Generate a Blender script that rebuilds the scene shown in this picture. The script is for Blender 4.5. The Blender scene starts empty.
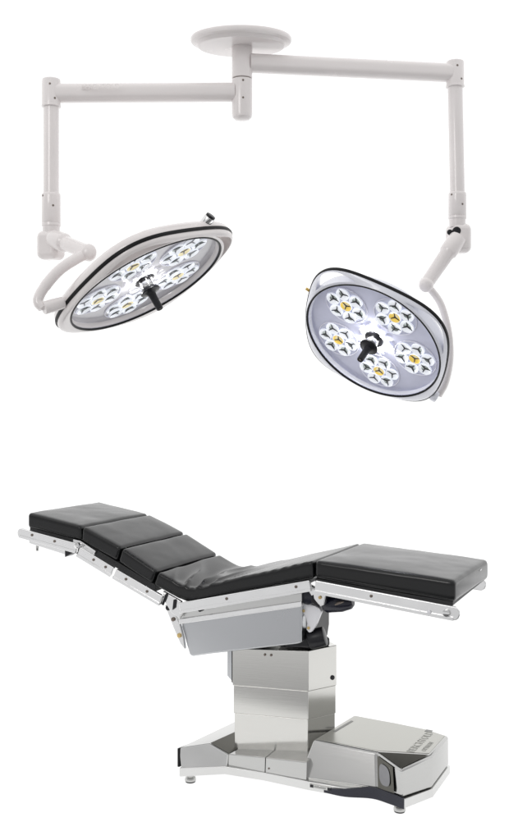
import bpy, bmesh, math, random
from mathutils import Vector, Matrix, noise
random.seed(4)
sc = bpy.context.scene
col = sc.collection
R_ = math.radians

# ------------------------------------------------------------------ materials
def mat(name, base, rough=.5, metal=0., spec=.5, coat=0., emit=None, estr=0., bump=None, aniso=0., brushed=None, mottled=None):
    m = bpy.data.materials.new(name); m.use_nodes = True
    nt = m.node_tree; b = nt.nodes['Principled BSDF']
    b.inputs['Base Color'].default_value = (*base, 1)
    b.inputs['Roughness'].default_value = rough
    b.inputs['Metallic'].default_value = metal
    b.inputs['Specular IOR Level'].default_value = spec
    b.inputs['Coat Weight'].default_value = coat
    b.inputs['Coat Roughness'].default_value = .12
    b.inputs['Anisotropic'].default_value = aniso
    if emit:
        b.inputs['Emission Color'].default_value = (*emit, 1)
        b.inputs['Emission Strength'].default_value = estr
    tc = nt.nodes.new('ShaderNodeTexCoord')
    if brushed:                                   # stretched grain: varies roughness, tone and the normal a little
        mp = nt.nodes.new('ShaderNodeMapping'); mp.inputs['Scale'].default_value = brushed
        nt.links.new(tc.outputs['Object'], mp.inputs['Vector'])
        n = nt.nodes.new('ShaderNodeTexNoise'); n.inputs['Scale'].default_value = 1; n.inputs['Detail'].default_value = 5
        nt.links.new(mp.outputs['Vector'], n.inputs['Vector'])
        r = nt.nodes.new('ShaderNodeMapRange'); r.inputs[3].default_value = rough - .03; r.inputs[4].default_value = rough + .05
        nt.links.new(n.outputs['Fac'], r.inputs[0]); nt.links.new(r.outputs[0], b.inputs['Roughness'])
        cr = nt.nodes.new('ShaderNodeMixRGB'); cr.inputs[1].default_value = (*[c*.95 for c in base], 1); cr.inputs[2].default_value = (*[min(1, c*1.05) for c in base], 1)
        nt.links.new(n.outputs['Fac'], cr.inputs[0]); nt.links.new(cr.outputs[0], b.inputs['Base Color'])
        bp = nt.nodes.new('ShaderNodeBump'); bp.inputs['Strength'].default_value = .02; bp.inputs['Distance'].default_value = .002
        nt.links.new(n.outputs['Fac'], bp.inputs['Height']); nt.links.new(bp.outputs[0], b.inputs['Normal'])
    if mottled:                                   # slight unevenness of tone
        n = nt.nodes.new('ShaderNodeTexNoise'); n.inputs['Scale'].default_value = mottled[0]; n.inputs['Detail'].default_value = 4
        nt.links.new(tc.outputs['Object'], n.inputs['Vector'])
        cr = nt.nodes.new('ShaderNodeMixRGB'); k = mottled[1]
        cr.inputs[1].default_value = (*[c*(1-k) for c in base], 1); cr.inputs[2].default_value = (*[min(1, c*(1+k)) for c in base], 1)
        nt.links.new(n.outputs['Fac'], cr.inputs[0]); nt.links.new(cr.outputs[0], b.inputs['Base Color'])
        r = nt.nodes.new('ShaderNodeMapRange'); r.inputs[3].default_value = max(.03, rough - .06); r.inputs[4].default_value = rough + .08
        nt.links.new(n.outputs['Fac'], r.inputs[0]); nt.links.new(r.outputs[0], b.inputs['Roughness'])
    if bump:
        n = nt.nodes.new('ShaderNodeTexNoise'); n.inputs['Scale'].default_value = bump[0]; n.inputs['Detail'].default_value = 6
        nt.links.new(tc.outputs['Object'], n.inputs['Vector'])
        bp = nt.nodes.new('ShaderNodeBump'); bp.inputs['Strength'].default_value = bump[1]; bp.inputs['Distance'].default_value = .002
        nt.links.new(n.outputs['Fac'], bp.inputs['Height']); nt.links.new(bp.outputs[0], b.inputs['Normal'])
    return m

M = {}
M['paint'] = mat('white_enamel', (.785, .745, .738), .24, coat=.5, mottled=(9, .03), bump=(60, .04))
M['paint_cool'] = mat('cool_white_plastic', (.82, .83, .90), .24, coat=.5, mottled=(12, .03))
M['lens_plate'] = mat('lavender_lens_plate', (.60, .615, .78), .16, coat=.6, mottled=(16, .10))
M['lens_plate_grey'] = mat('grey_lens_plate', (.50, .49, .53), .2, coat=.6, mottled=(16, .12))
M['rubber'] = mat('black_rubber', (.006, .006, .007), .45, spec=.2)
M['black'] = mat('black_plastic', (.010, .010, .013), .35, spec=.35, mottled=(30, .3))
M['navy'] = mat('blue_black_plastic', (.008, .009, .02), .25, mottled=(30, .3))
M['screw'] = mat('dull_screw', (.18, .15, .13), .4, .6)
M['chrome'] = mat('polished_steel', (.78, .78, .78), .16, 1., mottled=(30, .05))
M['rail'] = mat('satin_rail_steel', (.86, .86, .86), .22, 1., mottled=(12, .05))
M['column'] = mat('brushed_column_steel', (.64, .635, .61), .15, 1., brushed=(6, 6, 500))
M['steel'] = mat('brushed_steel', (.53, .53, .52), .20, 1.,  brushed=(5, 5, 420))
M['steel_top'] = mat('satin_cover_steel', (.50, .497, .465), .32, 1., brushed=(70, 3, 3))
M['steel_dark'] = mat('shaded_steel', (.13, .127, .113), .30, 1., brushed=(60, 4, 4))  # darker copy of the steel; on the base facets it paints in dark reflections
M['tray'] = mat('satin_housing_steel', (.52, .53, .545), .24, 1., mottled=(5, .05))
M['vinyl'] = mat('black_vinyl', (.007, .0073, .0078), .21, spec=.42, bump=(300, .05), mottled=(10, .35))
M['under'] = mat('dark_laminate', (.015, .015, .016), .5, mottled=(20, .2))
M['cup'] = mat('bright_reflector', (.86, .89, .95), .12, emit=(.93, .96, 1), estr=.34)
M['cup_grey'] = mat('grey_green_reflector', (.42, .47, .46), .12, .6, emit=(.9, 1, .97), estr=.08)  # greyer, greenish tint for some inner petals
M['amber'] = mat('amber_reflector', (.85, .60, .12), .2, emit=(1, .72, .15), estr=.35)
M['amber_pale'] = mat('pale_amber_reflector', (.92, .80, .45), .15, emit=(1, .9, .6), estr=.3)
M['fin'] = mat('dark_fin', (.03, .03, .035), .3, .3)
M['fin_washed'] = mat('glare_washed_fin', (.16, .16, .18), .3, .3)  # paler copy of the fin, with washing glare put into the colour
M['glow'] = mat('lit_led_ring', (1, 1, 1), .2, emit=(1, 1, 1), estr=1.3)
M['brass'] = mat('brass_pin', (.55, .38, .12), .3, 1.)
M['amber_bolt'] = mat('yellow_bolt', (.62, .46, .2), .35, .4)
M['ink'] = mat('grey_print', (.34, .34, .33), .5)
M['ink_light'] = mat('pale_grey_print', (.60, .60, .565), .5)
M['plate'] = mat('satin_plate_steel', (.70, .70, .69), .3, 1., mottled=(9, .06))
M['oval'] = mat('grey_oval_steel', (.26, .26, .27), .3, 1., mottled=(25, .15))
M['pod_rim'] = mat('clear_pod_rim', (.85, .85, .95), .15, coat=.5)
M['lens_clear'] = mat('clear_led_lens', (.92, .93, .97), .08, coat=.6, emit=(1, 1, 1), estr=.35)
M['ink_white'] = mat('white_print', (.85, .85, .85), .5)
M['white_tab'] = mat('white_plate', (.80, .80, .83), .3, coat=.2, mottled=(20, .03))
M['backdrop'] = mat('glowing_white_backdrop', (.28, .28, .28), .9, spec=.0, emit=(1, 1, 1), estr=.86)  # emission added so floor and ceiling glow white and lose their shadows

# ------------------------------------------------------------------ mesh helpers
def obj(name, bm, mats, parent=None, bevel=None, seg=3, angle=35, mw=None, kind=None, label=None):
    bmesh.ops.recalc_face_normals(bm, faces=bm.faces[:])
    me = bpy.data.meshes.new(name); bm.to_mesh(me); bm.free()
    for m in (mats if isinstance(mats, (list, tuple)) else [mats]): me.materials.append(M[m])
    me.polygons.foreach_set('use_smooth', [True]*len(me.polygons))
    me.set_sharp_from_angle(angle=R_(angle))
    o = bpy.data.objects.new(name, me); col.objects.link(o)
    if parent: o.parent = parent
    if mw is not None: o.matrix_basis = mw
    if bevel:
        b = o.modifiers.new('bevel', 'BEVEL'); b.width = bevel; b.segments = seg; b.limit_method = 'ANGLE'; b.angle_limit = R_(30)
        b.harden_normals = True
    if kind: o['kind'] = kind
    if label: o['label'] = label
    return o

def thing(name, label, cat, loc, rz=0):
    o = bpy.data.objects.new(name, None); col.objects.link(o)
    o.location = loc; o.rotation_euler = (0, 0, rz); o.empty_display_size = .1
    o['label'] = label; o['category'] = cat
    return o

def prism(bm, pts, lo, hi, axis='y', mi=0):
    """polygon pts extruded along an axis: 'y' -> pts are (x,z); 'z' -> pts are (x,y); 'x' -> pts are (y,z)"""
    def P(p, t):
        return {'y': (p[0], t, p[1]), 'z': (p[0], p[1], t), 'x': (t, p[0], p[1])}[axis]
    a = [bm.verts.new(P(p, lo)) for p in pts]; b = [bm.verts.new(P(p, hi)) for p in pts]
    fs = [bm.faces.new(a), bm.faces.new(b)]
    n = len(pts)
    for i in range(n): fs.append(bm.faces.new((a[i], a[(i+1) % n], b[(i+1) % n], b[i])))
    for f in fs: f.material_index = mi
    return bm

def box(bm, x0, x1, y0, y1, z0, z1, mi=0):
    return prism(bm, [(x0, y0), (x1, y0), (x1, y1), (x0, y1)], z0, z1, 'z', mi)

def poly(bm, verts, faces, mi=0):
    vs = [bm.verts.new(v) for v in verts]
    for f in faces:
        ff = bm.faces.new([vs[i] for i in f]); ff.material_index = mi
    return bm

def tube(bm, pts, radii, n=24, cap=True, mi=0):
    pts = [Vector(p) for p in pts]
    if not isinstance(radii, (list, tuple)): radii = [radii]*len(pts)
    d0 = (pts[1]-pts[0]).normalized()
    u = d0.orthogonal().normalized(); rings = []; prev = d0
    for i, p in enumerate(pts):
        if i == 0: d = d0
        elif i == len(pts)-1: d = (pts[i]-pts[i-1]).normalized()
        else: d = ((pts[i+1]-p).normalized() + (p-pts[i-1]).normalized()).normalized()
        q = prev.rotation_difference(d); u = (q @ u).normalized(); prev = d
        v = d.cross(u)
        rings.append([bm.verts.new(p + radii[i]*(math.cos(t)*u + math.sin(t)*v)) for t in [2*math.pi*k/n for k in range(n)]])
    for a, b in zip(rings, rings[1:]):
        for k in range(n):
            bm.faces.new((a[k], a[(k+1) % n], b[(k+1) % n], b[k])).material_index = mi
    if cap:
        bm.faces.new(rings[0]).material_index = mi; bm.faces.new(rings[-1]).material_index = mi
    return bm

def cyl(bm, a, b, r, n=28, edge=.0015, mi=0):
    """cylinder with eased ends"""
    a = Vector(a); b = Vector(b); d = (b-a).normalized()
    return tube(bm, [a, a+d*edge*.3, a+d*edge, b-d*edge, b-d*edge*.3, b], [r-edge, r-edge*.3, r, r, r-edge*.3, r-edge], n, True, mi)

def spline(pts, n=8):
    pts = [Vector(p) for p in pts]; out = []
    P = [pts[0]*2-pts[1]] + pts + [pts[-1]*2-pts[-2]]
    for i in range(1, len(P)-2):
        a, b, c, d = P[i-1:i+3]
        for k in range(n):
            t = k/n
            out.append(.5*((2*b) + (c-a)*t + (2*a-5*b+4*c-d)*t*t + (3*b-a-3*c+d)*t**3))
    out.append(pts[-1]); return out

def lathe(bm, prof, n=48, c=(0, 0, 0), mi=0, sq=(1, 1)):
    c = Vector(c); rings = []
    for r, z in prof:
        if r < 1e-6: rings.append([bm.verts.new(c + Vector((0, 0, z)))])
        else: rings.append([bm.verts.new(c + Vector((r*sq[0]*math.cos(2*math.pi*k/n), r*sq[1]*math.sin(2*math.pi*k/n), z))) for k in range(n)])
    for a, b in zip(rings, rings[1:]):
        for k in range(n):
            k2 = (k+1) % n
            if len(a) == 1 and len(b) == 1: continue
            if len(a) == 1: f = bm.faces.new((a[0], b[k], b[k2]))
            elif len(b) == 1: f = bm.faces.new((a[k], a[k2], b[0]))
            else: f = bm.faces.new((a[k], a[k2], b[k2], b[k]))
            f.material_index = mi
    return bm

def text(s, size, mw, m, parent, name='lettering', ext=.0004):
    c = bpy.data.curves.new(name, 'FONT'); c.body = s; c.size = size; c.extrude = ext
    c.align_x = 'LEFT'; c.align_y = 'BOTTOM'; c.materials.append(M[m])
    t = bpy.data.objects.new(name, c); col.objects.link(t); bpy.context.view_layer.update()
    me = bpy.data.meshes.new_from_object(t.evaluated_get(bpy.context.evaluated_depsgraph_get()))
    bpy.data.objects.remove(t, do_unlink=True)
    o = bpy.data.objects.new(name, me); col.objects.link(o); o.parent = parent; o.matrix_basis = mw
    return o

# ------------------------------------------------------------------ the white backdrop
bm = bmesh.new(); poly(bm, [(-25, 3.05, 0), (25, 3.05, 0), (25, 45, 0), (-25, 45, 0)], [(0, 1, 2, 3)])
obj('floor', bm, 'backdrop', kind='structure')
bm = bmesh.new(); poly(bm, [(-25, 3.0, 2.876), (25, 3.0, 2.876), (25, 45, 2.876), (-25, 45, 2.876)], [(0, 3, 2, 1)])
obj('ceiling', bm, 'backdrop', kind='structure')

# ================================================================== OPERATING TABLE
# local axes: x along the table (to the right), y across (away), z up
T = thing('operating_table', 'steel operating table with black segmented cushions on a pedestal and wide base', 'operating table', (.1285, 3.953, 0), R_(-25.46))
ROLL = -.022                                       # the top leans back by about one degree

def cushion(name, path, ups, thick, hw=.26, r=.012, crown=.005, extra=None, n=34, smooth=0):
    P = [Vector((p[0], 0, p[1])) for p in path]; U = [Vector((u[0], 0, u[1])).normalized() for u in ups]
    seglen = [(P[i+1]-P[i]).length for i in range(len(P)-1)]; tot = sum(seglen)
    def raw(s):
        s = max(0, min(tot, s))
        for i, l in enumerate(seglen):
            if s <= l or i == len(seglen)-1:
                t = min(1, s/l); return P[i].lerp(P[i+1], t), U[i].lerp(U[i+1], t).normalized(), thick[i]*(1-t)+thick[i+1]*t
            s -= l
    def at(s):
        if not smooth: return raw(s)
        k = min(smooth, s, tot-s); acc = Vector(); u = Vector(); th = 0
        for j in range(-4, 5):
            a, b, c = raw(s + k*j/4); acc += a; u += b; th += c
        return acc/9, u.normalized(), th/9
    ss = [0, .1*r, .3*r, .6*r, r] + [r + (tot-2*r)*k/n for k in range(1, n)] + [tot-r, tot-.6*r, tot-.3*r, tot-.1*r, tot]
    bm = bmesh.new(); rings = []
    for s in ss:
        p, u, th = at(s)
        d = min(s, tot-s); e = r - math.sqrt(max(0, r*r-(r-d)**2)) if d < r else 0
        ring = []
        hw2, t2 = hw-e, e
        def put(w, down, top):
            # w across, down below the top surface
            h = 0
            if top:
                h = crown*(1-(w/hw)**4)*(1-abs(2*s/tot-1)**5)
            q = p - u*(down-h)
            if extra:
                q = q + extra(q.x, w, down, u)
            ring.append(bm.verts.new((q.x, w, q.z + ROLL*(w+hw))))
        nt = 30
        a, b = e, th-e
        for k in range(nt+1): put(-hw2+r + (2*hw2-2*r)*k/nt, a, True)
        for k in range(1, 4): t = math.pi/2*k/4; put(hw2-r+r*math.sin(t), a+r-r*math.cos(t), False)
        for k in range(5): put(hw2, a+r+(b-a-2*r)*k/4, False)
        for k in range(1, 4): t = math.pi/2*k/4; put(hw2-r+r*math.cos(t), b-r+r*math.sin(t), False)
        for k in range(7): put(hw2-r-(2*hw2-2*r)*k/6, b, False)
        for k in range(1, 4): t = math.pi/2*k/4; put(-hw2+r-r*math.sin(t), b-r+r*math.cos(t), False)
        for k in range(5): put(-hw2, b-r-(b-a-2*r)*k/4, False)
        for k in range(1, 4): t = math.pi/2*k/4; put(-hw2+r-r*math.cos(t), a+r-r*math.sin(t), False)
        rings.append(ring)
    m = len(rings[0])
    for a, b in zip(rings, rings[1:]):
        for k in range(m): bm.faces.new((a[k], a[(k+1) % m], b[(k+1) % m], b[k]))
    bm.faces.new(rings[0]); bm.faces.new(rings[-1])
    return bm

def welt(bm, pts, r=.0022):
    tube(bm, pts, r, 8)

def soft(x, w, down, u):
    h = noise.noise(Vector((x*7, w*7, down*4)))*.0022 + noise.noise(Vector((x*22, w*18, 3)))*.0007
    return Vector((0, 0, h))

def wrinkled(x, w, down, u):
    # folds fan out from the inner bend of the seat at the near edge and run across it
    base = noise.noise(Vector((x*7, w*7, down*4)))*.002
    k = math.exp(-((x+.25)/.15)**2)
    ang = math.atan2(x+.275+.02*math.sin(w*9), w+.52)
    q = math.sin(ang*15 + .9*noise.noise(Vector((x*5, w*5, 0)))); f = (1-abs(q))**1.5*1.3 - .4 + math.sin(ang*25+1.2)*.30
    amp = .019*k*min(1, max(.25, (w+.26)/.05))*(.45+.55*max(0, 1-(w+.26)/.45))
    if down > .02: amp *= max(0, 1-(down-.02)/.035)*.45
    k2 = math.exp(-((x-.10)/.12)**2)*math.exp(-((w+.27)/.12)**2)
    side = .0012*math.sin(x*150+down*70)*k2 + .0016*math.sin(x*190+down*40)*math.exp(-((x+.27)/.06)**2)*(1 if w < -.2 else 0)
    return Vector((0, 0, base + amp*f + side))

up0 = (0, 1); upb = (-.42, .91)
obj('head_cushion', cushion('h', [(-1.068, .966), (-.800, .926)], [up0, (-.10, 1)], [.063, .060], extra=soft), 'vinyl', T)
obj('back_cushion', cushion('b', [(-.793, .924), (-.609, .853)], [(.08, 1), (.30, .95)], [.06, .058], extra=soft), 'vinyl', T)
obj('back_cushion', cushion('b', [(-.602, .851), (-.444, .772)], [(.34, .94), (.36, .93)], [.058, .056], extra=soft), 'vinyl', T)
obj('seat_cushion', cushion('s', [(-.437, .770), (-.300, .716), (.214, .864)], [(.38, .92), (.05, 1), (-.06, 1)], [.058, .056, .066],
    extra=wrinkled, n=150, smooth=.045, crown=.004), 'vinyl', T)
lc = obj('leg_cushion', cushion('l', [(.222, .866), (.736, .836)], [up0, (.0, 1)], [.066, .074], r=.014, extra=soft, crown=.007), 'vinyl', T)
# small white tag on the end of the long cushion
bm = bmesh.new(); box(bm, .7362, .7375, .11, .140, .806, .810)
obj('tag', bm, 'ink_white', lc)

# dark boards under the cushions, with the frame's cross bars
def board(name, a, b, t=.014, w=.255, gap=.0):
    bm = bmesh.new(); prism(bm, [a, b, (b[0], b[1]-t), (a[0], a[1]-t)], -w, w)
    return obj(name, bm, 'under', T, bevel=.002)
board('support_board', (-1.060, .904), (-.806, .867))
board('support_board', (-.792, .864), (-.450, .717), t=.026)
board('support_board', (-.325, .660), (.200, .795), t=.016)
board('support_board', (.222, .800), (.728, .764))

def rail(name, a, b, h, w0=.272, thick=.016, bolts=(), ends=(0, 0), m='rail'):
    """side rails on both sides: a,b = top line (x,z), h = height; bolts at fractions"""
    out = []
    for s in (-1, 1):
        bm = bmesh.new()
        lo, hi = (s*w0, s*(w0+thick)) if s > 0 else (s*(w0+thick), s*w0)
        dz = ROLL*(s*w0+.26)
        n = 6; A = Vector((a[0], 0, a[1]+dz)); B = Vector((b[0], 0, b[1]+dz))
        if s > 0 and b[0] > .7: B = A.lerp(B, .93)
        d = (B-A).normalized(); nn = Vector((d.z, 0, -d.x))
        pts = []
        def end(c, sgn, rr):
            c = c + nn*h/2
            for k in range(n+1):
                t = -math.pi/2 + math.pi*k/n
                q = c + d*sgn*(rr*math.cos(t)) + nn*(h/2)*math.sin(t)*sgn
                pts.append((q.x, q.z))
        end(B, 1, ends[1]) if ends[1] else pts.extend([(B.x, B.z), ((B+nn*h).x, (B+nn*h).z)])
        end(A, -1, ends[0]) if ends[0] else pts.extend([((A+nn*h).x, (A+nn*h).z), (A.x, A.z)])
        prism(bm, pts, lo, hi)
        o = obj(name, bm, m, T, bevel=.004)
        # lower lip, stands proud of the flat bar
        bm = bmesh.new(); q = [A+nn*h*.72, B+nn*h*.72, B+nn*h*.98, A+nn*h*.98]
        y0, y1 = sorted((s*(w0+thick-.002), s*(w0+thick+.005)))
        prism(bm, [(p.x, p.z) for p in q], y0, y1)
        obj('rail_lip', bm, 'rail', o, bevel=.0015)
        for fr in bolts:
            bm = bmesh.new(); c = A.lerp(B, fr) + nn*h*.36
            cyl(bm, (c.x, s*(w0+thick-.002), c.z), (c.x, s*(w0+thick+.0035), c.z), .0055, 14)
            obj('bolt', bm, 'screw', o)
        out.append(o)
    return out
rail('side_rail', (-1.083, .903), (-.798, .859), .040, bolts=(.22, .62), ends=(.014, .0))
rail('side_rail', (-.785, .846), (-.622, .776), .042, bolts=(.45, .8))
rail('side_rail', (-.613, .772), (-.398, .684), .042, bolts=(.25, .7))
rail('side_rail', (-.330, .664), (.212, .798), .040, bolts=(.38, .9))
rail('side_rail', (.236, .800), (.742, .754), .048, bolts=(.42,), ends=(.0, .020))

# rail end of the near right rail: clear catch with a green dot
bm = bmesh.new(); cyl(bm, (.715, -.290, .732), (.715, -.300, .732), .012); o = obj('catch', bm, 'chrome', T)
bm = bmesh.new(); cyl(bm, (.655, -.289, .728), (.655, -.2955, .728), .007); obj('catch', bm, 'white_tab', T)

# frame under the head end: slider bar, stop and hanging pin
bm = bmesh.new(); prism(bm, [(-1.06, .862), (-.865, .828), (-.865, .802), (-1.06, .838)], -.262, -.20); obj('slide_bar', bm, 'rail', T, bevel=.003)
bm = bmesh.new(); prism(bm, [(-1.06, .862), (-.865, .828), (-.865, .802), (-1.06, .838)], .20, .262); obj('slide_bar', bm, 'rail', T, bevel=.003)
bm = bmesh.new(); prism(bm, [(-.872, .832), (-.80, .832), (-.80, .812), (-.83, .818), (-.872, .796)], -.27, -.215); obj('rail_stop', bm, 'black', T, bevel=.003)
bm = bmesh.new(); cyl(bm, (-1.025, -.25, .846), (-1.025, -.25, .808), .0065, 14); obj('hanging_pin', bm, 'steel', T)
# hinge plates between the head section and the back section
for s in (-1, 1):
    bm = bmesh.new(); dz = ROLL*(s*.27+.26)
    prism(bm, [(-.83, .872+dz), (-.795, .868+dz), (-.72, .832+dz), (-.735, .812+dz), (-.80, .838+dz), (-.83, .845+dz)], *sorted((s*.258, s*.271)))
    h_ = obj('hinge_plate', bm, 'chrome', T, bevel=.002)
    bm = bmesh.new(); cyl(bm, (-.797, s*.270, .851+dz), (-.797, s*.294, .851+dz), .012, 20); obj('pivot_bolt', bm, 'chrome', h_)

# back joint: plates and gear link at the left end of the seat frame
for s in (-1, 1):
    dz = ROLL*(s*.27+.26)
    bm = bmesh.new(); prism(bm, [(-.41, .700+dz), (-.33, .668+dz), (-.31, .640+dz), (-.335, .600+dz), (-.37, .618+dz), (-.405, .665+dz)], *sorted((s*.255, s*.269)))
    h_ = obj('back_joint_plate', bm, 'chrome', T, bevel=.003)
    bm = bmesh.new(); prism(bm, [(-.412, .640+dz), (-.385, .648+dz), (-.345, .575+dz), (-.328, .520+dz), (-.322, .478+dz), (-.342, .498+dz), (-.372, .555+dz)], *sorted((s*.235, s*.25)))
    k_ = obj('joint_link', bm, 'chrome', T, bevel=.003)
    for q, mm, r in (((-.395, .632), 'black', .010), ((-.372, .590), 'screw', .008), ((-.345, .530), 'amber_bolt', .009)):
        bm = bmesh.new(); cyl(bm, (q[0], s*.249, q[1]+dz), (q[0], s*.256, q[1]+dz), r, 16); obj('bolt', bm, mm, k_)
    bm = bmesh.new(); prism(bm, [(-.357, .672+dz), (-.347, .675+dz), (-.352, .640+dz), (-.362, .632+dz)], *sorted((s*.2690, s*.276))); obj('joint_slot', bm, 'black', h_)
    bm = bmesh.new(); prism(bm, [(-.392, .693+dz), (-.384, .690+dz), (-.404, .645+dz), (-.412, .650+dz)], *sorted((s*.2690, s*.275))); obj('joint_slot', bm, 'black', h_)

# housing under the seat
bm = bmesh.new()
prism(bm, [(-.345, .622), (.160, .735), (.160, .555), (.140, .548), (-.215, .470), (-.298, .450), (-.31, .456), (-.345, .56)], -.235, .02)
hs = obj('seat_housing', bm, 'tray', T, bevel=.012, seg=4)
bm = bmesh.new(); prism(bm, [(-.350, .625), (.166, .742), (.166, .690), (-.346, .572)], -.246, .03); fl_ = obj('top_flange', bm, 'plate', hs, bevel=.003)
bm = bmesh.new(); prism(bm, [(-.349, .594), (.167, .712), (.167, .691), (-.347, .573)], -.252, -.244); obj('flange_lip', bm, 'chrome', fl_, bevel=.003)
bm = bmesh.new(); prism(bm, [(-.333, .668), (.185, .790), (.185, .748), (-.330, .628)], -.222, .20); obj('seat_frame', bm, 'rail', T, bevel=.003)
bm = bmesh.new(); cyl(bm, (-.235, -.290, .648), (-.235, -.262, .648), .008, 14); obj('knob', bm, 'black', T)

# leg joint: white bracket, motor, bellows
bm = bmesh.new(); prism(bm, [(.151, .700), (.178, .697), (.204, .690), (.222, .683), (.230, .670), (.206, .614), (.190, .592), (.180, .589), (.170, .600), (.173, .622), (.170, .640), (.158, .656)], -.213, -.195)
br = obj('leg_bracket', bm, 'white_tab', T, bevel=.003)
for q in ((.160, .668), (.180, .607)):
    bm = bmesh.new(); cyl(bm, (q[0], -.212, q[1]), (q[0], -.218, q[1]), .0055, 14); obj('bolt', bm, 'amber_bolt', br)
bm = bmesh.new(); prism(bm, [(.176, .778), (.200, .770), (.262, .742), (.254, .706), (.238, .698), (.205, .735)], -.25, -.225)
a_ = obj('leg_arm', bm, 'rail', T, bevel=.003)
bm = bmesh.new(); cyl(bm, (.240, -.249, .732), (.240, -.256, .732), .006, 14); obj('bolt', bm, 'amber_bolt', a_)
bm = bmesh.new(); prism(bm, [(.206, .735), (.214, .740), (.218, .718), (.240, .703), (.236, .694), (.206, .712)], -.252, -.235); obj('lock_lever', bm, 'black', T, bevel=.002)

bm = bmesh.new(); cyl(bm, (.182, -.235, .722), (.182, -.12, .722), .027, 28, .006); obj('pivot_drum', bm, 'navy', T)
bm = bmesh.new(); cyl(bm, (.182, .10, .722), (.182, .20, .722), .027, 28, .006); obj('pivot_drum', bm, 'navy', T)
bm = bmesh.new(); tube(bm, [(.232, -.19, .695), (.245, -.19, .696), (.30, -.19, .704), (.335, -.19, .712), (.345, -.19, .714)], [.024, .031, .031, .025, .015], 24)
mo = obj('leg_motor', bm, 'navy', T)
bm = bmesh.new(); tube(bm, [(.286, -.2165, .703), (.30, -.2175, .712), (.318, -.213, .716)], [.005, .006, .004], 10); obj('motor_clip', bm, 'screw', mo)
bm = bmesh.new(); cyl(bm, (.13, -.16, .72), (.13, .16, .72), .03, 24, .004); obj('cross_shaft', bm, 'black', T)
bm = bmesh.new(); prism(bm, [(.125, .745), (.173, .752), (.173, .57), (.165, .52), (.06, .51), (.10, .60)], -.17, .02); obj('column_head', bm, 'black', T, bevel=.01)
bm = bmesh.new(); cyl(bm, (.150, -.195, .655), (.150, -.165, .655), .012, 16); cyl(bm, (.140, -.185, .628), (.160, -.165, .628), .012, 16); obj('joint_pin', bm, 'screw', T)
bm = bmesh.new(); cyl(bm, (.165, -.175, .552), (.225, -.16, .570), .036, 32, .006); obj('bellows', bm, 'black', T)
bm = bmesh.new(); prism(bm, [(.02, -.15), (.17, -.13), (.20, -.05), (.12, .05), (-.02, .05)], .505, .535, 'z'); obj('column_collar', bm, 'black', T, bevel=.006)

# pedestal column, three telescoping sleeves and a cap
plan = [(-.138, -.205), (.153, -.150), (.222, -.035), (.122, .066), (-.10, .060), (-.120, .02)]
def sleeve(name, k, z0, z1, slope=0, m='column', bev=.002):
    cx, cy = .04, -.07
    bm = bmesh.new()
    pts = [(cx+(x-cx)*k, cy+(y-cy)*k) for x, y in plan]
    a = [bm.verts.new((x, y, z0)) for x, y in pts]; b = [bm.verts.new((x, y, z1 + slope*(x-.15))) for x, y in pts]
    n = len(a); bm.faces.new(a); bm.faces.new(b)
    for i in range(n): bm.faces.new((a[i], a[(i+1) % n], b[(i+1) % n], b[i]))
    return obj(name, bm, m, T, bevel=bev)
s1 = sleeve('pedestal_sleeve', 1.0, .352, .503, .04)
sleeve('pedestal_sleeve', .982, .245, .352)
sleeve('pedestal_sleeve', .965, .095, .245)
for x, y in ((-.012, -.1833), (.012, -.1788)):
    bm = bmesh.new(); cyl(bm, (x, y+.006, .478), (x+.0004, y-.0022, .478), .0048, 12); obj('screw', bm, 'screw', s1)
# slim box behind the column on the left
bm = bmesh.new(); prism(bm, [(-.172, .50), (-.132, .50), (-.132, .352), (-.140, .350), (-.172, .378)], -.185, -.10); cb = obj('control_box', bm, 'tray', T, bevel=.004)
bm = bmesh.new(); prism(bm, [(-.150, .50), (-.138, .50), (-.138, .352), (-.150, .358)], -.1885, -.183); obj('side_strip', bm, 'rubber', cb)
# lock on the right face of the column
bm = bmesh.new(); cyl(bm, (.2075, -.0500, .385), (.2150, -.0545, .385), .009, 16); obj('lock', bm, 'black', T)

# base
lip = [(-.288, -.352), (-.135, -.276), (.02, -.266), (.20, -.262), (.34, -.258), (.43, -.226), (.50, -.238), (.553, -.252), (.622, -.122), (.622, .118), (.52, .20), (.25, .215), (0, .19), (-.20, .25), (-.235, .20)]
bm = bmesh.new()
zb = [.028, .036, .036, .030, .030, .034, .026, .024, .028, .028, .03, .035, .035, .03, .03]
a = [bm.verts.new((x, y, z)) for (x, y), z in zip(lip, zb)]
zt = [.062, .066, .066, .062, .062, .066, .060, .056, .058, .058, .06, .06, .06, .06, .06]
b = [bm.verts.new((x, y, z)) for (x, y), z in zip(lip, zt)]
bm.faces.new(a); bm.faces.new(b)
for i in range(len(a)): bm.faces.new((a[i], a[(i+1) % len(a)], b[(i+1) % len(a)], b[i]))
plate = obj('base_plate', bm, 'plate', T, bevel=.003)

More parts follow.
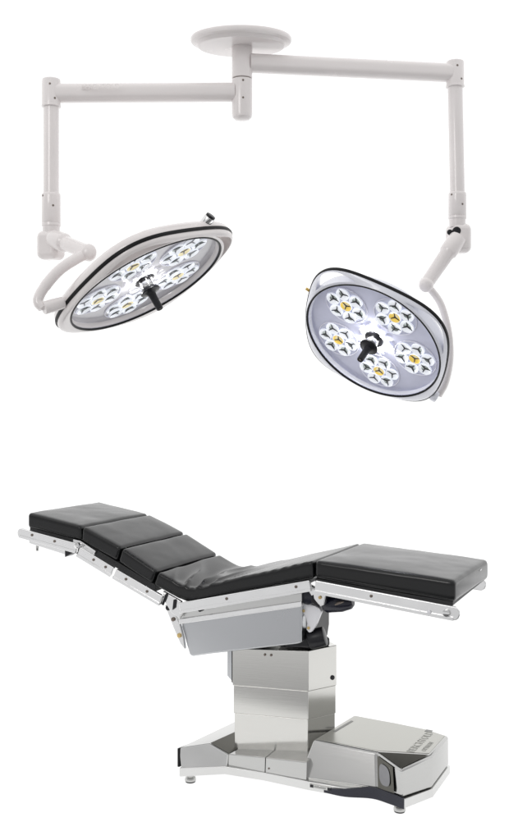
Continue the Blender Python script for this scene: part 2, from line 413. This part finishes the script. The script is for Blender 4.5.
# black bumper along the near right of the plate
bm = bmesh.new()
front = spline([(.26, -.2625, 0), (.34, -.2605, 0), (.43, -.2290, 0), (.50, -.2405, 0), (.556, -.2555, 0)], 6)
vs = []
for i, p in enumerate(front):
    t = i/(len(front)-1); zt_ = .048 + .022*min(1, t*2.2) - .008*max(0, t-.6)/.4; zb_ = .034 - .009*t
    vs.append([bm.verts.new((p.x, p.y+.004, zb_)), bm.verts.new((p.x, p.y-.002, zb_)), bm.verts.new((p.x, p.y-.002, zt_)), bm.verts.new((p.x, p.y+.004, zt_))])
for p, q in zip(vs, vs[1:]):
    for k in range(4): bm.faces.new((p[k], p[(k+1) % 4], q[(k+1) % 4], q[k]))
bm.faces.new(vs[0]); bm.faces.new(vs[-1])
obj('bumper', bm, 'navy', plate)
bm = bmesh.new(); prism(bm, [(.205, .056), (.287, .056), (.287, .044), (.205, .044)], -.2665, -.258); bl = obj('base_label', bm, 'steel', plate, bevel=.001)
for x in (.208, .275):
    bm = bmesh.new(); prism(bm, [(x, .0545), (x+.012, .0545), (x+.012, .0455), (x, .0455)], -.2685, -.2660); obj('label_mark', bm, 'black', bl)
bm = bmesh.new()
for k in range(9): prism(bm, [(.224+k*.005, .0525), (.227+k*.005, .0525), (.227+k*.005, .0475), (.224+k*.005, .0475)], -.2680, -.2660)
obj('label_print', bm, 'ink', bl)

# left wing
bm = bmesh.new()
V = [(-.285, -.345, .060), (-.130, -.268, .060), (-.080, .10, .060), (-.150, .235, .060), (-.215, .19, .060),
     (-.292, -.348, .135), (-.209, -.263, .137), (-.150, .02, .137), (-.185, .20, .137), (-.2, .19, .135),
     (-.128, -.264, .108), (-.075, .09, .110)]
F = [(0, 1, 10, 6, 5), (0, 5, 9, 4), (5, 6, 7, 8, 9), (6, 10, 11, 7), (7, 11, 2, 3, 8), (8, 3, 4, 9), (1, 2, 11, 10), (0, 4, 3, 2, 1)]
poly(bm, V, F)
for f in bm.faces:
    c = f.calc_center_median()
lw = obj('base_wing', bm, 'plate', T, bevel=.004)
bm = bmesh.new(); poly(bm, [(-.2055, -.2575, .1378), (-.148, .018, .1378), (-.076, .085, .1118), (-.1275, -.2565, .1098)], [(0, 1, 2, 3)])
obj('wing_facet', bm, 'steel_dark', lw)  # the pedestal's dark reflection is painted in by the darker steel
bm = bmesh.new(); prism(bm, [(-.297, -.351), (-.289, -.3515), (-.276, -.300), (-.284, -.299)], .064, .134, 'z'); obj('corner_guard', bm, 'rubber', lw, bevel=.002)

# waist, two skirt panels
def panel(x0, x1, y0, y1, z0, z1):
    bm = bmesh.new()
    poly(bm, [(x0, y0, .064), (x1, y1, .064), (x1, .12, .064), (x0, .12, .064), (x0, y0+.004, z0), (x1, y1+.004, z1), (x1, .12, z1), (x0, .12, z0)],
         [(0, 1, 5, 4), (1, 2, 6, 5), (2, 3, 7, 6), (3, 0, 4, 7), (4, 5, 6, 7), (0, 3, 2, 1)])
    return obj('skirt_panel', bm, 'steel', T, bevel=.003)
panel(-.1285, .0235, -.262, -.2605, .108, .119)
p2 = panel(.0255, .190, -.2605, -.2595, .119, .128)
bm = bmesh.new(); cyl(bm, (.040, -.256, .082), (.040, -.2625, .082), .0035, 12); obj('screw', bm, 'screw', p2)

# big cover on the right
bm = bmesh.new()
V = [(.183, -.179, .185), (.436, -.196, .185), (.625, -.137, .185), (.628, .075, .185), (.533, .113, .185), (.40, .130, .185), (.297, .138, .185), (.228, .145, .185),
     (.152, -.252, .062), (.450, -.222, .062), (.549, -.247, .060), (.618, -.121, .060), (.618, .115, .060), (.52, .185, .060), (.25, .20, .060), (.16, .16, .060),
     (.547, -.258, .160)]
F = [(0, 1, 2, 3, 4, 5, 6, 7), (0, 8, 9, 1), (1, 9, 10, 16), (16, 10, 11, 2), (1, 16, 2), (2, 11, 12, 3), (3, 12, 13, 4), (4, 13, 14, 6, 5), (6, 14, 15, 7), (7, 15, 8, 0), (8, 15, 14, 13, 12, 11, 10, 9)]
poly(bm, V, F)
bc = obj('base_cover', bm, 'steel', T, bevel=.010, seg=5)
# satin top sheet, 1.5 mm above the cover
bm = bmesh.new(); top = [(.194, -.169), (.436, -.185), (.610, -.131), (.615, .068), (.529, .102), (.40, .119), (.297, .127), (.236, .133)]
prism(bm, top, .1845, .1865, 'z'); obj('cover_sheet', bm, 'steel_top', bc)
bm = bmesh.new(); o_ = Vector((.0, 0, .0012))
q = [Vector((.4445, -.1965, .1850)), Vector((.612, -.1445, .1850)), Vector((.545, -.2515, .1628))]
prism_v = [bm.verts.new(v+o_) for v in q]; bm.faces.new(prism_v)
obj('corner_facet', bm, 'steel_dark', bc)  # darker steel stands in for a dark reflection on this facet
# dark panel with a grey oval on the near right corner
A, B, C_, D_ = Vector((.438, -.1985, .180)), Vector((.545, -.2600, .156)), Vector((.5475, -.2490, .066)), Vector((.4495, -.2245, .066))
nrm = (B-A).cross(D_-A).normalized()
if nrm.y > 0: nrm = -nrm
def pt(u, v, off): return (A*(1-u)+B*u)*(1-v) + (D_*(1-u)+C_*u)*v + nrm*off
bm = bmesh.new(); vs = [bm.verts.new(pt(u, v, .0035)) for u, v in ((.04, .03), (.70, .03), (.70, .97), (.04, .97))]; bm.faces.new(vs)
gp = obj('corner_panel', bm, 'steel_dark', bc)
bm = bmesh.new(); ring = []
for k in range(28):
    t = 2*math.pi*k/28; cu, su = math.cos(t), math.sin(t)
    u = .34 + .22*math.copysign(abs(cu)**.7, cu); v = .50 + .33*math.copysign(abs(su)**.75, su) - .10*cu*0
    ring.append(bm.verts.new(pt(u, v, .0050)))
bm.faces.new(ring); obj('panel_oval', bm, 'oval', gp)
# slot and printing on the cover
bm = bmesh.new(); prism(bm, [(.220, -.070), (.231, -.072), (.252, .070), (.242, .073)], .1868, .1874, 'z'); obj('cover_slot', bm, 'ink', bc)
def flat(x, y, z):   # text reading away from the viewer, letter tops to the left
    return Matrix.Translation((x, y, z)) @ Matrix.Rotation(R_(90-3), 4, 'Z')
text('BERCHTOLD', .040, flat(.566, -.150, .1872), 'ink_light', bc)
text('OPERON', .024, flat(.597, -.118, .1872), 'ink_light', bc)
bm = bmesh.new(); prism(bm, [(.534, .080), (.560, .079), (.561, .101), (.535, .102)], .1868, .1873, 'z'); obj('emblem', bm, 'ink', bc)
# feet
for x, y in ((-.262, -.312), (.530, -.225), (.575, .12), (-.19, .19)):
    bm = bmesh.new(); lathe(bm, [(0, .034), (.012, .034), (.012, .020), (.019, .018), (.021, .012), (.021, .006), (.0, .006)], 24, (x, y, 0)); ft = obj('foot', bm, 'steel', T)
    bm = bmesh.new(); lathe(bm, [(0, .0005), (.0185, .0005), (.0195, .003), (.0195, .0062), (0, .0062)], 24, (x, y, 0)); obj('rubber_pad', bm, 'rubber', ft)

# ================================================================== SURGICAL LIGHT
S = thing('surgical_light', 'white ceiling mounted surgical light with two jointed arms and two round lamp heads', 'surgical light', (-.049, 3.953, 2.8755))
off = Matrix.Translation(-Vector((-.049, 3.953, 2.8755)))
def sobj(name, bm, m, parent=S, **k):
    if parent is S: bmesh.ops.transform(bm, matrix=off, verts=bm.verts[:])
    return obj(name, bm, m, parent, **k)
cx, cy = -.049, 3.953
bm = bmesh.new(); lathe(bm, [(0, 2.875), (.187, 2.875), (.196, 2.873), (.199, 2.868), (.199, 2.860), (.196, 2.854), (.186, 2.851), (.178, 2.849), (.175, 2.841), (.169, 2.836), (.12, 2.8345), (0, 2.834)], 96, (cx-.004, cy, 0), sq=(1, .73)); sobj('ceiling_plate', bm, 'paint')
bm = bmesh.new(); lathe(bm, [(0, 2.842), (.034, 2.842), (.038, 2.838), (.0400, 2.834), (.0405, 2.832), (.0405, 2.7125), (.0375, 2.711), (0, 2.711)], 40, (cx, cy, 0)); uc = sobj('upper_column', bm, 'paint')
bm = bmesh.new(); lathe(bm, [(0, 2.7085), (.0375, 2.7085), (.0405, 2.707), (.0405, 2.572), (.038, 2.558), (.029, 2.550), (.014, 2.5465), (0, 2.546)], 40, (cx, cy, 0)); lc_ = sobj('lower_column', bm, 'paint')
bm = bmesh.new(); cyl(bm, (cx, cy, 2.7125), (cx, cy, 2.707), .0365); sobj('joint_ring', bm, 'screw')
rt = Vector((-.049, 3.953, 2.8755))
def screw(p, d, r=.0042, parent=None):
    p = Vector(p)-rt; d = Vector(d).normalized()
    bm = bmesh.new(); cyl(bm, p-d*.004, p+d*.0012, r, 12, .0006); return obj('screw', bm, 'screw', parent)
screw((cx+.0045, cy-.0402, 2.694), (.1, -1, 0), parent=lc_); screw((cx+.0045, cy-.0402, 2.626), (.1, -1, 0), parent=lc_)
bm = bmesh.new(); box(bm, cx-.001, cx+.007, cy-.041, cy-.038, 2.834, 2.846); sobj('index_tab', bm, 'ink_white')

def side(name, a, b, top, capbot, r_arm, coll, neck, r_t, tubelow, hgt=None):
    pass
# arms (rounded rectangular tube)
def arm(name, a, b, h, w):
    a = Vector(a); b = Vector(b); d = (b-a).normalized(); s = d.cross(Vector((0, 0, 1))).normalized(); u = s.cross(d)
    bm = bmesh.new(); ring = []
    n = 7; r = min(h, w)*.42
    prof = []
    for qx, qy, t0 in ((w/2-r, h/2-r, 0), (-w/2+r, h/2-r, 90), (-w/2+r, -h/2+r, 180), (w/2-r, -h/2+r, 270)):
        for k in range(n+1):
            t = R_(t0+90*k/n); prof.append((qx+r*math.cos(t), qy+r*math.sin(t)))
    A = [bm.verts.new(a+s*x+u*y) for x, y in prof]; B = [bm.verts.new(b+s*x+u*y) for x, y in prof]
    m = len(A); bm.faces.new(A); bm.faces.new(B)
    for i in range(m): bm.faces.new((A[i], A[(i+1) % m], B[(i+1) % m], B[i]))
    return sobj(name, bm, 'paint')
la = arm('swing_arm', (-.080, 3.951, 2.657), (-.772, 3.882, 2.633), .072, .064)
arm('swing_arm', (-.018, 3.954, 2.773), (.800, 4.058, 2.766), .072, .064)
text('BERCHTOLD', .026, Matrix.Translation(Vector((-.668, 3.8582, 2.636))-rt) @ Matrix.Rotation(R_(-5.7), 4, 'Z') @ Matrix.Rotation(R_(90), 4, 'X'), 'paint', la, ext=.0006)

def drop(x, y, top, capbot, colt, colb, neckb, dx=0):
    bm = bmesh.new(); lathe(bm, [(0, top), (.030, top), (.0345, top-.003), (.036, top-.009), (.036, capbot+.008), (.0375, capbot+.006), (.0375, capbot+.001), (.036, capbot), (0, capbot)], 40, (x, y, 0)); c = sobj('arm_cap', bm, 'paint')
    screw((x+.002, y-.0358, top-.028), (.05, -1, 0), parent=c); screw((x+.020, y-.0302, capbot+.027), (.55, -.83, 0), parent=c)
    bm = bmesh.new(); tube(bm, [(x, y, capbot+.004), (x+dx, y, colt-.002)], .0300, 36); sobj('drop_tube', bm, 'paint')
    x += dx
    bm = bmesh.new(); lathe(bm, [(0, colt), (.033, colt), (.0355, colt-.003), (.0362, colt-.01), (.0362, colb+.006), (.0350, colb+.004), (0, colb+.004)], 40, (x, y, 0)); c = sobj('tube_collar', bm, 'paint')
    screw((x-.028, y-.0229, colt-.012), (-.78, -.63, 0), parent=c); screw((x+.014, y-.0333, colt-.052), (.4, -.92, 0), parent=c)
    bm = bmesh.new(); lathe(bm, [(0, colb+.0035), (.0365, colb+.0035), (.0368, colb), (.0368, colb-.007), (.034, colb-.010), (.0325, neckb-.01), (0, neckb-.01)], 40, (x, y, 0)); sobj('swivel_ring', bm, 'paint')
drop(-.788, 3.88, 2.688, 2.579, 2.244, 2.125, 2.090)
drop(.814, 4.06, 2.815, 2.708, 2.281, 2.182, 2.150, dx=.009)

def elbow(c, a, half, zup, zdn, r):
    """knuckle: rounded block around c"""
    bm = bmesh.new(); box(bm, -half[0], half[0], -half[1], half[1], -zdn, zup)
    bmesh.ops.transform(bm, matrix=Matrix.Translation(c) @ Matrix.Rotation(a, 4, 'Z'), verts=bm.verts[:])
    return sobj('elbow', bm, 'paint', bevel=r, seg=6)
elbow(Vector((-.790, 3.885, 2.050)), R_(-20), (.046, .045), .048, .064, .026)
elbow(Vector((.830, 4.075, 2.098)), R_(20), (.042, .050), .058, .064, .028)

# left swivel arm and yoke
bm = bmesh.new(); d = (Vector((-.613, 3.70, 1.991))-Vector((-.775, 3.86, 2.066)))
a0 = Vector((-.775, 3.86, 2.066))
tube(bm, [a0, a0+d*.05, a0+d*.30, a0+d*.33, a0+d*.36, a0+d*.97], [.034, .037, .037, .035, .0285, .0275], 32); sw = sobj('swivel_arm', bm, 'paint')
bm = bmesh.new(); e = a0+d; yd = (Vector((-.8, -.1, -.5))).normalized()
lathe(bm, [(0, .034), (.018, .031), (.026, .024), (.029, .012), (.029, -.012), (.026, -.024), (.018, -.031), (0, -.034)], 32)
bmesh.ops.transform(bm, matrix=Matrix.Translation(e) @ Vector((.15, -.85, .2)).to_track_quat('Z', 'Y').to_matrix().to_4x4(), verts=bm.verts[:]); sobj('arm_knuckle', bm, 'paint')
bm = bmesh.new(); tube(bm, spline([(-.613, 3.70, 1.990), (-.655, 3.675, 1.965), (-.712, 3.64, 1.918), (-.760, 3.61, 1.852), (-.778, 3.595, 1.804), (-.760, 3.592, 1.778)], 8), [.020]*8+[.0205]*16+[.019]*8+[.018]*9, 20); sobj('lamp_yoke', bm, 'paint')

# right swivel arm and yoke
bm = bmesh.new(); a0 = Vector((.806, 4.03, 2.074)); e = Vector((.681, 3.97, 1.900)); d = e-a0
tube(bm, [a0-d*.12, a0, a0+d*.24, a0+d*.26, a0+d*.29, a0+d*.97], [.034, .037, .036, .034, .0300, .0270], 32); sw2 = sobj('swivel_arm', bm, 'paint')
bm = bmesh.new(); lathe(bm, [(0, .034), (.018, .031), (.026, .024), (.029, .012), (.029, -.012), (.026, -.024), (.018, -.031), (0, -.034)], 32)
bmesh.ops.transform(bm, matrix=Matrix.Translation(e) @ Vector((-.15, -.85, -.35)).to_track_quat('Z', 'Y').to_matrix().to_4x4(), verts=bm.verts[:]); sobj('arm_knuckle', bm, 'paint')
bm = bmesh.new(); tube(bm, spline([(.681, 3.99, 1.898), (.715, 4.01, 1.872), (.757, 4.04, 1.815), (.795, 4.09, 1.705), (.806, 4.13, 1.600), (.795, 4.165, 1.510), (.768, 4.178, 1.455)], 8), [.0145]*49, 20); sobj('lamp_yoke', bm, 'paint')
# dark ports and slot on the right knuckle
bm = bmesh.new(); cyl(bm, (.812, 4.019, 2.120), (.815, 4.045, 2.122), .0165, 20); obj_ = sobj('port', bm, 'black')
bm = bmesh.new(); cyl(bm, (.786, 4.030, 2.116), (.790, 4.05, 2.118), .011, 20); sobj('port', bm, 'black')
for f in (.34, .40, .46):
    p = a0+d*f + Vector((-.012, -.024, .008)); screw(p, (-.4, -.8, .35), .003, parent=sw2)

# ---------------- lamp heads
def lamp_head(C, n, joint, R, lobes, holes, pods0, pm, yoke_pt, plate_m='lens_plate', glow=.25, ring_m='glow', fin_m='fin', amber_m='amber', thin=False):
    n = Vector(n).normalized(); C = Vector(C); j = Vector(joint)-C; x = (j-n*j.dot(n)).normalized(); y = n.cross(x)
    mw = Matrix(((x.x, y.x, n.x, C.x-rt.x), (x.y, y.y, n.y, C.y-rt.y), (x.z, y.z, n.z, C.z-rt.z), (0, 0, 0, 1)))
    N = 160
    def rho(t):
        v = 1.04
        for l, a in lobes:
            dd = (math.degrees(t)-l+180) % 360-180
            v += a*math.exp(-(dd/25)**2)
        return v
    th = [2*math.pi*k/N for k in range(N)]
    D = .029
    def loops(fn):
        return fn
    prof = [  # (weight of outline shape, radius factor, z)
        (0, .955, -D), (0, .975, -D+.002), (0, .985, -.006), (0, .995, 0), (0, 1.015, .002), (.35, 1.0, .0025), (.68, 1.0, .002), (.88, 1.0, -.001), (.97, 1.0, -.006), (1, 1.0, -.012), (1, 1.002, -.019),
        (1, .997, -.022), (1, .997, -.027), (1, 1.0, -.030), (1, 1.0, -.036), (1, .994, -.050), (.95, .97, -.064), (.65, .90, -.080), (.2, .76, -.092), (0, .40, -.099), (0, .12, -.102)]
    if thin:                                             # slim open grips on the corners, deep bowl behind the face
        prof = [p for p in prof if p[2] > -.004 and p[0] == 0 or p in prof[:3]] + [(.35, 1.0, -.001), (.70, 1.0, -.007), (.92, 1.0, -.014), (1, 1.0, -.019),
            (1, .997, -.022), (1, .997, -.027), (1, 1.0, -.030), (1, .992, -.034), (.5, 1.0, -.037), (0, 1.035, -.039), (0, 1.03, -.052), (0, .98, -.068), (0, .88, -.082), (0, .70, -.092), (0, .40, -.099), (0, .12, -.102)]
    bm = bmesh.new(); rings = []
    for w, f, z in prof:
        rings.append([bm.verts.new((R*f*(1+w*(rho(t)-1))*math.cos(t), R*f*(1+w*(rho(t)-1))*math.sin(t), z)) for t in th])
    for a, b in zip(rings, rings[1:]):
        for k in range(N): bm.faces.new((a[k], a[(k+1) % N], b[(k+1) % N], b[k]))
    c0 = bm.verts.new((0, 0, -D)); c1 = bm.verts.new((0, 0, -.103))
    for k in range(N):
        bm.faces.new((c0, rings[0][(k+1) % N], rings[0][k])); bm.faces.new((c1, rings[-1][k], rings[-1][(k+1) % N]))
    o = obj('lamp_head', bm, pm, S, mw=mw, angle=40)
    # grip openings cut through the rim
    for l, hwid in holes:
        bm = bmesh.new(); inner, outer = [], []
        for k in range(19):
            u = -1+2*k/18; t = R_(l+hwid*u); ro = rho(t)
            ri_ = 1.045; ro_ = ri_ + (ro-(.024 if thin else .042)-ri_)*max(0, 1-abs(u)**3) + .004
            inner.append((R*ri_*math.cos(t), R*ri_*math.sin(t))); outer.append((R*ro_*math.cos(t), R*ro_*math.sin(t)))
        prism(bm, inner + outer[::-1], -.12, .05, 'z')
        me = bpy.data.meshes.new('grip_cut'); bmesh.ops.recalc_face_normals(bm, faces=bm.faces[:]); bm.to_mesh(me); bm.free()
        cut = bpy.data.objects.new('grip_cut', me); col.objects.link(cut); cut.parent = S; cut.matrix_basis = mw
        md = o.modifiers.new('grip', 'BOOLEAN'); md.operation = 'DIFFERENCE'; md.solver = 'EXACT'; md.object = cut
        bpy.context.view_layer.update()
        ev = o.evaluated_get(bpy.context.evaluated_depsgraph_get())
        nm = bpy.data.meshes.new_from_object(ev); o.modifiers.clear(); o.data = nm
        bpy.data.objects.remove(cut, do_unlink=True)
        nm.polygons.foreach_set('use_smooth', [True]*len(nm.polygons)); nm.set_sharp_from_angle(angle=R_(40))
    # rubber gasket round the rim
    bm = bmesh.new(); path = [(R*1.001*rho(t)*math.cos(t), R*1.001*rho(t)*math.sin(t)) for t in th]
    gr = []
    for (px, py) in path:
        v = Vector((px, py, 0)); u = v.normalized()
        gr.append([bm.verts.new((v+u*dx+Vector((0, 0, z)))) for dx, z in ((-.004, -.0175), (.0025, -.018), (.0045, -.0245), (.0025, -.0315), (-.004, -.032))])
    for k in range(N):
        a, b = gr[k], gr[(k+1) % N]
        for i in range(5): bm.faces.new((a[i], a[(i+1) % 5], b[(i+1) % 5], b[i]))
    obj('rim_gasket', bm, 'rubber', o)
    # black ring round the face
    bm = bmesh.new(); lathe(bm, [(R*.985, .0005), (R*.990, .0035), (R*1.003, .0045), (R*1.010, .0025), (R*1.010, -.003), (R*.985, -.003), (R*.985, .0005)], N); obj('face_ring', bm, 'rubber', o)
    # lens plate
    bm = bmesh.new(); lathe(bm, [(R*.986, -.003), (R*.980, -D+.006), (R*.972, -D+.0022), (R*.955, -D+.0015), (0, -D+.0015)], N); obj('lens_plate', bm, plate_m, o)
    zp = -D+.0015
    def cup(bm, cx, cy, r, rot, white, grey):
        # three bright petals in a shallow bowl, parted by a dark three armed fin
        for q in range(3):
            t0 = rot+q*2*math.pi/3+.12; t1 = t0+2*math.pi/3-.24; K = 7
            inn = [bm.verts.new((cx+r*.13*math.cos(t0+(t1-t0)*k/K), cy+r*.13*math.sin(t0+(t1-t0)*k/K), zp+.0022)) for k in range(K+1)]
            mid = [bm.verts.new((cx+r*.62*math.cos(t0+(t1-t0)*k/K), cy+r*.62*math.sin(t0+(t1-t0)*k/K), zp+.0028)) for k in range(K+1)]
            out = [bm.verts.new((cx+r*math.cos(t0+(t1-t0)*k/K), cy+r*math.sin(t0+(t1-t0)*k/K), zp+.0075)) for k in range(K+1)]
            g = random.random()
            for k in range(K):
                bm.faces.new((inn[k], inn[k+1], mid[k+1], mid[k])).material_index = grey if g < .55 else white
                bm.faces.new((mid[k], mid[k+1], out[k+1], out[k])).material_index = white
        # rim
        ring = [[bm.verts.new((cx+rr*math.cos(2*math.pi*k/24), cy+rr*math.sin(2*math.pi*k/24), zz)) for k in range(24)] for rr, zz in ((r*.99, zp+.0074), (r*1.08, zp+.0080), (r*1.10, zp+.0004))]
        for a, b in zip(ring, ring[1:]):
            for k in range(24): bm.faces.new((a[k], a[(k+1) % 24], b[(k+1) % 24], b[k])).material_index = 0
        # dark floor and fins
        fl = [bm.verts.new((cx+r*.98*math.cos(2*math.pi*k/24), cy+r*.98*math.sin(2*math.pi*k/24), zp+.0008)) for k in range(24)]
        bm.faces.new(fl).material_index = 2
        for q in range(3):
            t = rot+q*2*math.pi/3; c, s = math.cos(t), math.sin(t); w0, w1 = r*.11, r*.03
            L1 = r*.84
            b0 = [(0, -w0), (L1, -w1), (L1, w1), (0, w0)]
            lo = [bm.verts.new((cx+c*u-s*v, cy+s*u+c*v, zp+.001)) for u, v in b0]
            hi = [bm.verts.new((cx+c*u-s*v, cy+s*u+c*v, zp+(.0062 if u else .0050))) for u, v in b0]
            bm.faces.new(hi).material_index = 2
            for i in range(4): bm.faces.new((lo[i], lo[(i+1) % 4], hi[(i+1) % 4], hi[i])).material_index = 2
    for k in range(5):
        t = R_(pods0+72*k); pxx, pyy = R*.615*math.cos(t), R*.615*math.sin(t)
        bm = bmesh.new()
        # raised outline of the pod
        r1 = R*.312
        ring = [[bm.verts.new((pxx+rr*math.cos(2*math.pi*i/48), pyy+rr*math.sin(2*math.pi*i/48), zz)) for i in range(48)] for rr, zz in ((r1*.96, zp+.0003), (r1*.975, zp+.0040), (r1*1.0, zp+.0040), (r1*1.012, zp+.0003))]
        for a, b in zip(ring, ring[1:]):
            for i in range(48): bm.faces.new((a[i], a[(i+1) % 48], b[(i+1) % 48], b[i])).material_index = 3
        for i in range(6):
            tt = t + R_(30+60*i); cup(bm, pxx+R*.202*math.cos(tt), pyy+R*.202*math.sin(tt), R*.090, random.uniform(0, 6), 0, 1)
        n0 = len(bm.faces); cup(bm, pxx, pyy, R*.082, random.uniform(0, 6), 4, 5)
        obj('led_pod', bm, ['cup', 'cup_grey', fin_m, 'pod_rim', amber_m, 'amber_pale'], o)
    # bright scalloped ring of leds round the handle
    bm = bmesh.new()
    lathe(bm, [(R*.175, zp+.001), (R*.165, zp+.0045), (R*.12, zp+.005)], 60)
    for k in range(46):                                 # small overlapping lens facets, denser and brighter towards the handle
        t = random.uniform(0, 2*math.pi); rr = R*random.uniform(.15, .26); a_, b_ = R*random.uniform(.02, .05), R*random.uniform(.012, .03); ph = random.uniform(0, 3)
        zz = zp+.0012+.00012*k; tl = random.uniform(-.12, .12)
        q = []
        for i in range(12):
            u, v = a_*math.cos(i*math.pi/6), b_*math.sin(i*math.pi/6)
            q.append(bm.verts.new((rr*math.cos(t)+u*math.cos(ph)-v*math.sin(ph), rr*math.sin(t)+u*math.sin(ph)+v*math.cos(ph), zz + .004 + tl*u)))
        bm.faces.new(q).material_index = 0 if rr < R*.22 else 1
    obj('led_ring', bm, [ring_m, 'lens_clear'], o)
    for k in range(3):                                   # the lit leds themselves
        l = bpy.data.lights.new('led_lamp', 'POINT'); l.energy = glow; l.shadow_soft_size = .006
        lo = bpy.data.objects.new('led_lamp', l); col.objects.link(lo); lo.parent = o
        lo.location = (R*.2*math.cos(k*2.09+.5), R*.2*math.sin(k*2.09+.5), zp+.022)
    # sterile handle
    bm = bmesh.new(); lathe(bm, [(0, zp+.012), (.030, zp+.012), (.040, zp+.010), (.043, zp+.005), (.043, zp)], 40); 
    hb = obj('handle_base', bm, 'black', o)
    bm = bmesh.new(); lathe(bm, [(.025, zp+.008), (.026, zp+.014), (.026, zp+.036), (.024, zp+.040), (0, zp+.040)], 36); obj('handle_neck', bm, 'chrome', o)
    bm = bmesh.new(); lathe(bm, [(0, zp+.038), (.026, zp+.038), (.030, zp+.042), (.033, zp+.044), (.038, zp+.050), (.040, zp+.056), (.038, zp+.059), (.022, zp+.062), (.0165, zp+.067), (.0145, zp+.080),
                                  (.0135, zp+.130), (.0125, zp+.136), (.009, zp+.1375), (.008, zp+.132), (0, zp+.132)], 36); hd = obj('handle', bm, 'black', o)
    bm = bmesh.new(); lathe(bm, [(.006, zp+.1326), (.0055, zp+.135), (0, zp+.1355)], 12); obj('handle_screw', bm, 'screw', hd)
    # joint block on the rim
    inv = (Matrix.Translation(rt) @ mw).inverted()
    q = inv @ Vector(yoke_pt); rim = R*rho(0)*.985
    bm = bmesh.new(); cyl(bm, (rim-.012, 0, -.036), (rim+.014, 0, -.036), .018, 24, .003); tube(bm, [Vector((rim+.006, 0, -.036)), q*.5+Vector((rim, 0, -.036))*.5, q], [.022, .024, .024], 24)
    obj('lamp_joint', bm, pm, o, bevel=.003)
    return o, mw

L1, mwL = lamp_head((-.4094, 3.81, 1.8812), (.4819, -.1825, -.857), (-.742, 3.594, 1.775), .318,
          ((-62, .17), (-150, .15), (28, .12), (118, .15)), ((-62, 27), (-152, 24)), 16, 'paint', (-.757, 3.592, 1.778), 'lens_plate_grey', .12, 'lens_clear', 'fin_washed', 'amber_pale')  # left head: glare painted in with paler fins and amber
R1, mwR = lamp_head((.4792, 4.09, 1.673), (-.5045, -.5436, -.6708), (.750, 4.18, 1.441), .300,
          ((167, .175), (80, .14), (-97, .16), (-8, .12)), ((165, 20), (80, 25)), 31, 'paint_cool', (.762, 4.178, 1.448), thin=True)
L1['label'] = 'lamp head seen nearly edge on'; R1['label'] = 'lamp head facing the viewer with all five led clusters showing'
# camera socket on the left head, brass pin on the right head
t = R_(-124); rr = .318; c_, s_ = math.cos(t), math.sin(t)
bm = bmesh.new(); cyl(bm, (rr*1.00*c_, rr*1.00*s_, -.052), (rr*1.13*c_, rr*1.13*s_, -.064), .021, 24, .002); cs = obj('cable_socket', bm, 'chrome', L1)
bm = bmesh.new(); cyl(bm, (rr*1.128*c_, rr*1.128*s_, -.0638), (rr*1.155*c_, rr*1.155*s_, -.0665), .0185, 24, .002); obj('socket_cap', bm, 'black', cs)
t = R_(-162); rr = .300*1.10
bm = bmesh.new(); cyl(bm, (rr*math.cos(t)*.97, rr*math.sin(t)*.97, -.040), (rr*math.cos(t)*1.06, rr*math.sin(t)*1.06, -.040), .006, 16); obj('brass_pin', bm, 'brass', R1)

# ================================================================== camera, world, lamps
cam = bpy.data.cameras.new('camera'); co = bpy.data.objects.new('camera', cam); col.objects.link(co)
co.location = (0, 0, 1.52); co.rotation_euler = (R_(90), 0, 0)
cam.lens = 1000/840*36; cam.sensor_width = 36; cam.shift_y = -40/840; cam.clip_end = 200
sc.camera = co

w = bpy.data.worlds.new('World'); sc.world = w; w.use_nodes = True
nt = w.node_tree; bg = nt.nodes['Background']
tc = nt.nodes.new('ShaderNodeTexCoord'); sp = nt.nodes.new('ShaderNodeSeparateXYZ'); nt.links.new(tc.outputs['Generated'], sp.inputs[0])
mz = nt.nodes.new('ShaderNodeMapRange'); mz.inputs[1].default_value = -1; mz.inputs[2].default_value = 1; nt.links.new(sp.outputs['Z'], mz.inputs[0])
cr = nt.nodes.new('ShaderNodeValToRGB'); nt.links.new(mz.outputs[0], cr.inputs[0])
E_ = cr.color_ramp.elements
E_[0].position = 0; E_[0].color = (.30, .30, .30, 1); E_[1].position = 1; E_[1].color = (.85, .85, .86, 1)
for z, v in ((-.45, .12), (-.335, .07), (-.295, .52), (-.25, .98), (-.12, .72), (.05, .45), (.30, .60)):
    e = E_.new((z+1)/2); e.color = (v, v, v*1.01, 1)
my = nt.nodes.new('ShaderNodeMapRange'); my.interpolation_type = 'SMOOTHSTEP'
my.inputs[1].default_value = -.35; my.inputs[2].default_value = .15; nt.links.new(sp.outputs['Y'], my.inputs[0])
mx = nt.nodes.new('ShaderNodeMixRGB'); nt.links.new(my.outputs[0], mx.inputs[0]); nt.links.new(cr.outputs[0], mx.inputs[1]); mx.inputs[2].default_value = (1.03, 1.03, 1.03, 1)
nt.links.new(mx.outputs[0], bg.inputs[0]); bg.inputs[1].default_value = 1

def area(name, loc, target, size, power, colr=(1, 1, 1)):
    l = bpy.data.lights.new(name, 'AREA'); l.size = size; l.energy = power; l.color = colr
    o = bpy.data.objects.new(name, l); col.objects.link(o); o.location = loc
    o.rotation_euler = (Vector(target)-Vector(loc)).to_track_quat('-Z', 'Y').to_euler()
area('softbox', (-2.4, -.2, 3.4), (0, 3.9, 1.3), 1.6, 38, (1, .98, .96))

sc.view_settings.view_transform = 'Standard'; sc.view_settings.look = 'None'; sc.view_settings.exposure = 0
sc.cycles.max_bounces = 8
